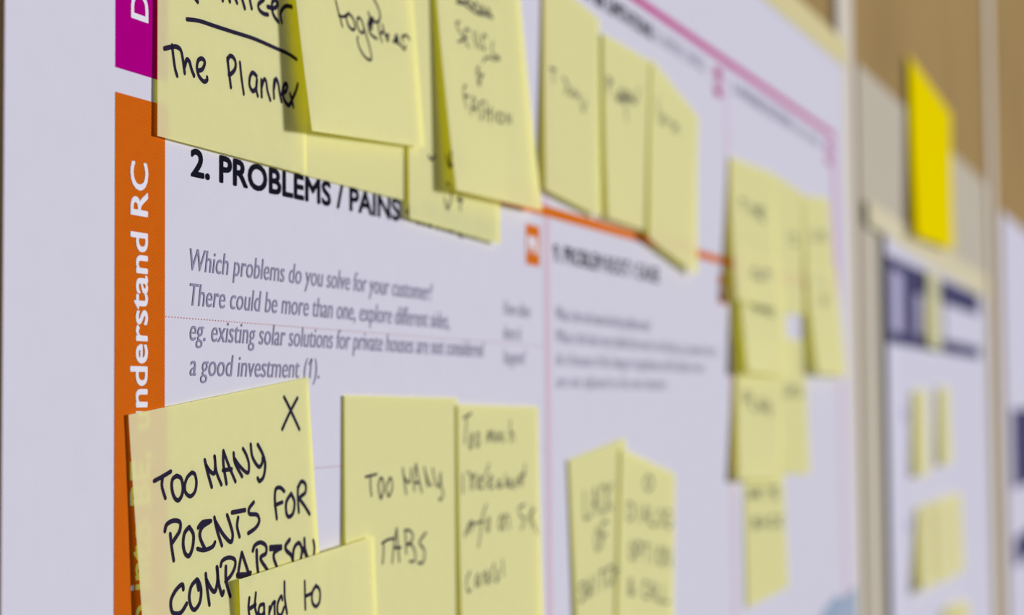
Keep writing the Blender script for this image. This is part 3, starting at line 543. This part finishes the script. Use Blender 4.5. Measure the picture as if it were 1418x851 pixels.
 {'key': 'c1a', 'label': 'topmost yellow sticky note of the right cluster, against the pale vertical line', 'group': 'yellow sticky notes clustered at the right side of the large poster', 'c': [[534.49, 1617.19, 1.0], [632.34, 1619.88, 1.0], [623.52, 1547.47, 4.5], [522.06, 1548.06, 6.0]], 'p': 1.5, 'on': True, 'mat': 'note', 'ink': [['handwriting', 1.0, [[[15.2, 20.9], [22.7, 21.14]], [[18.94, 21.02], [18.33, 26.95]], [[29.5, 21.37], [28.87, 27.34]], [[35.77, 27.58], [36.42, 21.59], [39.98, 25.32], [44.35, 21.84], [43.68, 27.87]], [[55.64, 22.2], [47.48, 21.94], [46.8, 27.98], [54.95, 28.26]], [[47.16, 24.96], [53.66, 25.18]], [[36.5, 57.36], [31.82, 57.04], [28.2, 59.51], [30.86, 61.78], [35.74, 61.17]], [[39.72, 56.79], [39.67, 61.06], [42.83, 61.44], [46.2, 60.87], [47.88, 56.54]], [[51.1, 56.44], [59.51, 56.18]], [[55.28, 56.31], [54.33, 61.12]]]]]},
 {'key': 'c1c', 'label': 'yellow sticky note with one blurred scribble, directly above the lowest of the right cluster', 'group': 'yellow sticky notes clustered at the right side of the large poster', 'c': [[541.82, 1530.12, 1.2], [642.14, 1531.55, 1.2], [628.12, 1459.84, 2.4], [526.86, 1463.92, 4.4]], 'p': 1.5, 'on': True, 'mat': 'note', 'ink': [['handwriting', 1.0, [[[11.81, 35.67], [11.95, 28.57], [18.98, 30.14], [18.94, 32.63], [11.89, 32.12]], [[22.87, 29.9], [22.76, 37.02], [30.85, 37.99]], [[34.04, 38.37], [38.25, 31.71], [42.39, 39.34]], [[35.73, 35.71], [40.73, 36.29]], [[45.69, 39.72], [45.72, 32.57], [54.31, 40.71], [54.31, 33.54]]]]]},
 {'key': 'c1d', 'label': 'lowest yellow sticky note of the right cluster, its bottom corner slanting', 'group': 'yellow sticky notes clustered at the right side of the large poster', 'c': [[554.49, 1471.13, 0.6], [638.75, 1468.47, 0.6], [644.9, 1403.09, 0.9], [553.88, 1401.53, 0.9]], 'p': 1.5, 'on': True, 'mat': 'note', 'ink': [['handwriting', 1.0, [[[7.06, 14.22], [8.74, 19.26], [11.06, 15.79], [12.84, 19.36], [15.32, 14.35]], [[18.14, 19.5], [18.58, 14.4], [26.14, 15.03], [26.0, 16.58], [18.36, 16.95], [26.55, 19.71]], [[34.71, 14.64], [34.15, 19.9]], [[42.5, 14.76], [51.41, 14.9]], [[46.93, 14.83], [46.28, 20.22]], [[64.07, 15.11], [54.92, 14.96], [54.21, 20.43], [63.29, 20.68]], [[54.57, 17.7], [61.84, 17.85]], [[14.11, 30.01], [13.66, 35.43], [21.89, 35.29], [22.07, 33.36], [13.89, 32.72], [21.11, 32.49], [21.29, 30.57], [14.11, 30.01]], [[27.94, 36.16], [33.8, 30.8], [38.5, 36.71]], [[30.27, 34.03], [36.62, 34.33]], [[54.25, 32.24], [47.71, 31.37], [43.01, 34.06], [47.0, 37.16], [53.63, 36.93]], [[58.67, 31.83], [57.85, 37.75]], [[70.0, 32.32], [58.26, 34.79], [69.08, 38.36]]]]]},
 {'key': 'c2a', 'label': 'narrow-looking yellow sticky note between the topmost one and the one with its left edge lifted', 'group': 'yellow sticky notes clustered at the right side of the large poster', 'c': [[629.4, 1619.96, 0.5], [702.82, 1617.64, 0.5], [706.26, 1548.75, 1.4], [635.78, 1547.33, 1.4]], 'p': 1.5, 'on': True, 'mat': 'note', 'ink': [['handwriting', 1.0, [[[34.91, 28.46], [33.55, 34.44]], [[45.42, 28.79], [44.05, 34.87], [52.6, 34.6], [56.79, 32.28], [53.69, 29.68], [45.42, 28.79]]]]]},
 {'key': 'c2b', 'label': 'yellow sticky note right of the scribbled one, below the white gap in the right cluster', 'group': 'yellow sticky notes clustered at the right side of the large poster', 'c': [[634.69, 1534.39, 0.6], [700.57, 1534.01, 0.6], [703.82, 1460.4, 1.4], [635.52, 1462.92, 1.2]], 'p': 1.5, 'on': True, 'mat': 'note', 'ink': [['handwriting', 1.0, [[[13.62, 26.74], [12.62, 32.83], [19.25, 32.3], [22.5, 29.89], [20.09, 27.41], [13.62, 26.74]], [[25.64, 32.99], [31.5, 26.91], [35.17, 33.1]], [[27.97, 30.56], [33.71, 30.62]], [[40.09, 26.98], [49.9, 27.07]], [[44.98, 27.03], [43.77, 33.2]], [[52.49, 33.31], [58.74, 27.15], [62.43, 33.42]], [[54.98, 30.85], [60.96, 30.91]]]]]},
 {'key': 'c3b', 'label': 'yellow sticky note with lifted left edge, rightmost and lower in the right cluster', 'group': 'yellow sticky notes clustered at the right side of the large poster', 'c': [[699.99, 1579.18, 1.8], [792.39, 1581.2, 1.6], [807.41, 1515.42, 3.5], [705.79, 1515.87, 6.4]], 'p': 1.2, 'on': True, 'mat': 'note', 'ink': [['handwriting', 1.0, [[[18.87, 8.11], [18.09, 16.17], [22.1, 10.67], [22.14, 16.34], [27.01, 8.42]], [[38.54, 8.86], [30.21, 8.55], [27.36, 16.56], [35.66, 16.9]], [[28.81, 12.55], [35.45, 12.82]], [[41.82, 8.98], [38.93, 17.04], [46.02, 16.51], [47.06, 13.68], [40.4, 13.01], [46.64, 12.43], [47.64, 9.61], [41.82, 8.98]], [[31.58, 20.55], [29.92, 26.9], [32.66, 27.73], [35.96, 27.15], [39.14, 20.84]], [[45.96, 21.09], [43.26, 28.16]]]]]},
 {'key': 'c3a', 'label': 'yellow sticky note high in the right cluster, under the purple tab', 'group': 'yellow sticky notes clustered at the right side of the large poster', 'c': [[705.16, 1616.24, 0.8], [781.98, 1621.89, 0.8], [788.94, 1563.51, 2.2], [704.06, 1562.39, 3.0]], 'p': 1.5, 'on': True, 'mat': 'note', 'ink': [['handwriting', 1.0, [[[17.42, 25.8], [15.69, 33.91], [26.12, 34.06]], [[37.46, 26.14], [31.17, 30.08], [35.56, 34.2], [41.93, 30.25], [37.46, 26.14]], [[58.05, 27.27], [51.57, 26.37], [46.16, 30.31], [49.53, 34.4], [56.37, 33.69], [57.22, 30.48], [52.77, 30.41]]]]]},
 {'key': 'p2a', 'label': 'narrow yellow sticky note over the dark blue header of the second poster', 'group': 'yellow sticky notes on the second poster', 'c': [[1172.38, 1604.95, 4.0], [1248.13, 1603.85, 4.0], [1232.79, 1540.93, 6.0], [1157.77, 1543.69, 6.0]], 'p': 1.5, 'on': False, 'mat': 'note', 'ink': []},
 {'key': 'p2b', 'label': 'yellow sticky note on the second poster, left of the two level ones', 'group': 'yellow sticky notes on the second poster', 'c': [[1094.38, 1508.31, 4.0], [1159.27, 1508.59, 4.0], [1151.96, 1443.3, 6.0], [1083.35, 1443.71, 6.0]], 'p': 1.5, 'on': False, 'mat': 'note', 'ink': []},
 {'key': 'p2c', 'label': 'yellow sticky note on the second poster, right of the two level ones', 'group': 'yellow sticky notes on the second poster', 'c': [[1230.33, 1511.27, 4.0], [1293.56, 1511.63, 4.0], [1286.89, 1447.41, 6.0], [1219.17, 1447.81, 6.0]], 'p': 1.5, 'on': False, 'mat': 'note', 'ink': []},
 {'key': 'p2d', 'label': 'leftmost of three yellow sticky notes side by side low on the second poster', 'group': 'yellow sticky notes on the second poster', 'c': [[1105.09, 1420.01, 4.0], [1187.54, 1419.59, 4.0], [1191.94, 1355.72, 5.0], [1077.17, 1359.35, 9.0]], 'p': 1.5, 'on': False, 'mat': 'note', 'ink': []},
 {'key': 'p2e', 'label': 'middle of three yellow sticky notes side by side low on the second poster', 'group': 'yellow sticky notes on the second poster', 'c': [[1176.28, 1420.74, 5.0], [1262.67, 1419.94, 5.0], [1267.58, 1352.47, 6.0], [1169.0, 1356.73, 7.0]], 'p': 1.5, 'on': False, 'mat': 'note', 'ink': []},
 {'key': 'p2f', 'label': 'rightmost of three yellow sticky notes side by side low on the second poster', 'group': 'yellow sticky notes on the second poster', 'c': [[1265.87, 1420.38, 4.0], [1356.99, 1419.14, 4.0], [1363.19, 1350.93, 5.0], [1254.0, 1353.67, 6.0]], 'p': 1.5, 'on': False, 'mat': 'note', 'ink': []},
 {'key': 'p2g', 'label': 'left one of the two lowest yellow sticky notes on the second poster', 'group': 'yellow sticky notes on the second poster', 'c': [[1238.88, 1330.24, 4.0], [1322.19, 1326.55, 4.0], [1324.26, 1267.09, 5.0], [1240.39, 1272.54, 5.0]], 'p': 1.5, 'on': False, 'mat': 'note', 'ink': []},
 {'key': 'p2h', 'label': 'right one of the two lowest yellow sticky notes on the second poster', 'group': 'yellow sticky notes on the second poster', 'c': [[1309.42, 1327.25, 5.0], [1384.58, 1322.84, 5.0], [1387.06, 1261.86, 6.0], [1311.51, 1268.85, 6.0]], 'p': 1.5, 'on': False, 'mat': 'note', 'ink': []},
 {'key': 'bright', 'label': 'bright lemon yellow paper sheet stuck above the second poster', 'group': None, 'c': [[1104.29, 1764.51, 3.0], [1347.91, 1753.68, 3.0], [1308.92, 1629.3, 8.0], [1089.37, 1624.5, 8.0]], 'p': 1.5, 'on': False, 'mat': 'bright', 'ink': []},
]
for n in NOTES:
    sticky_note(n)
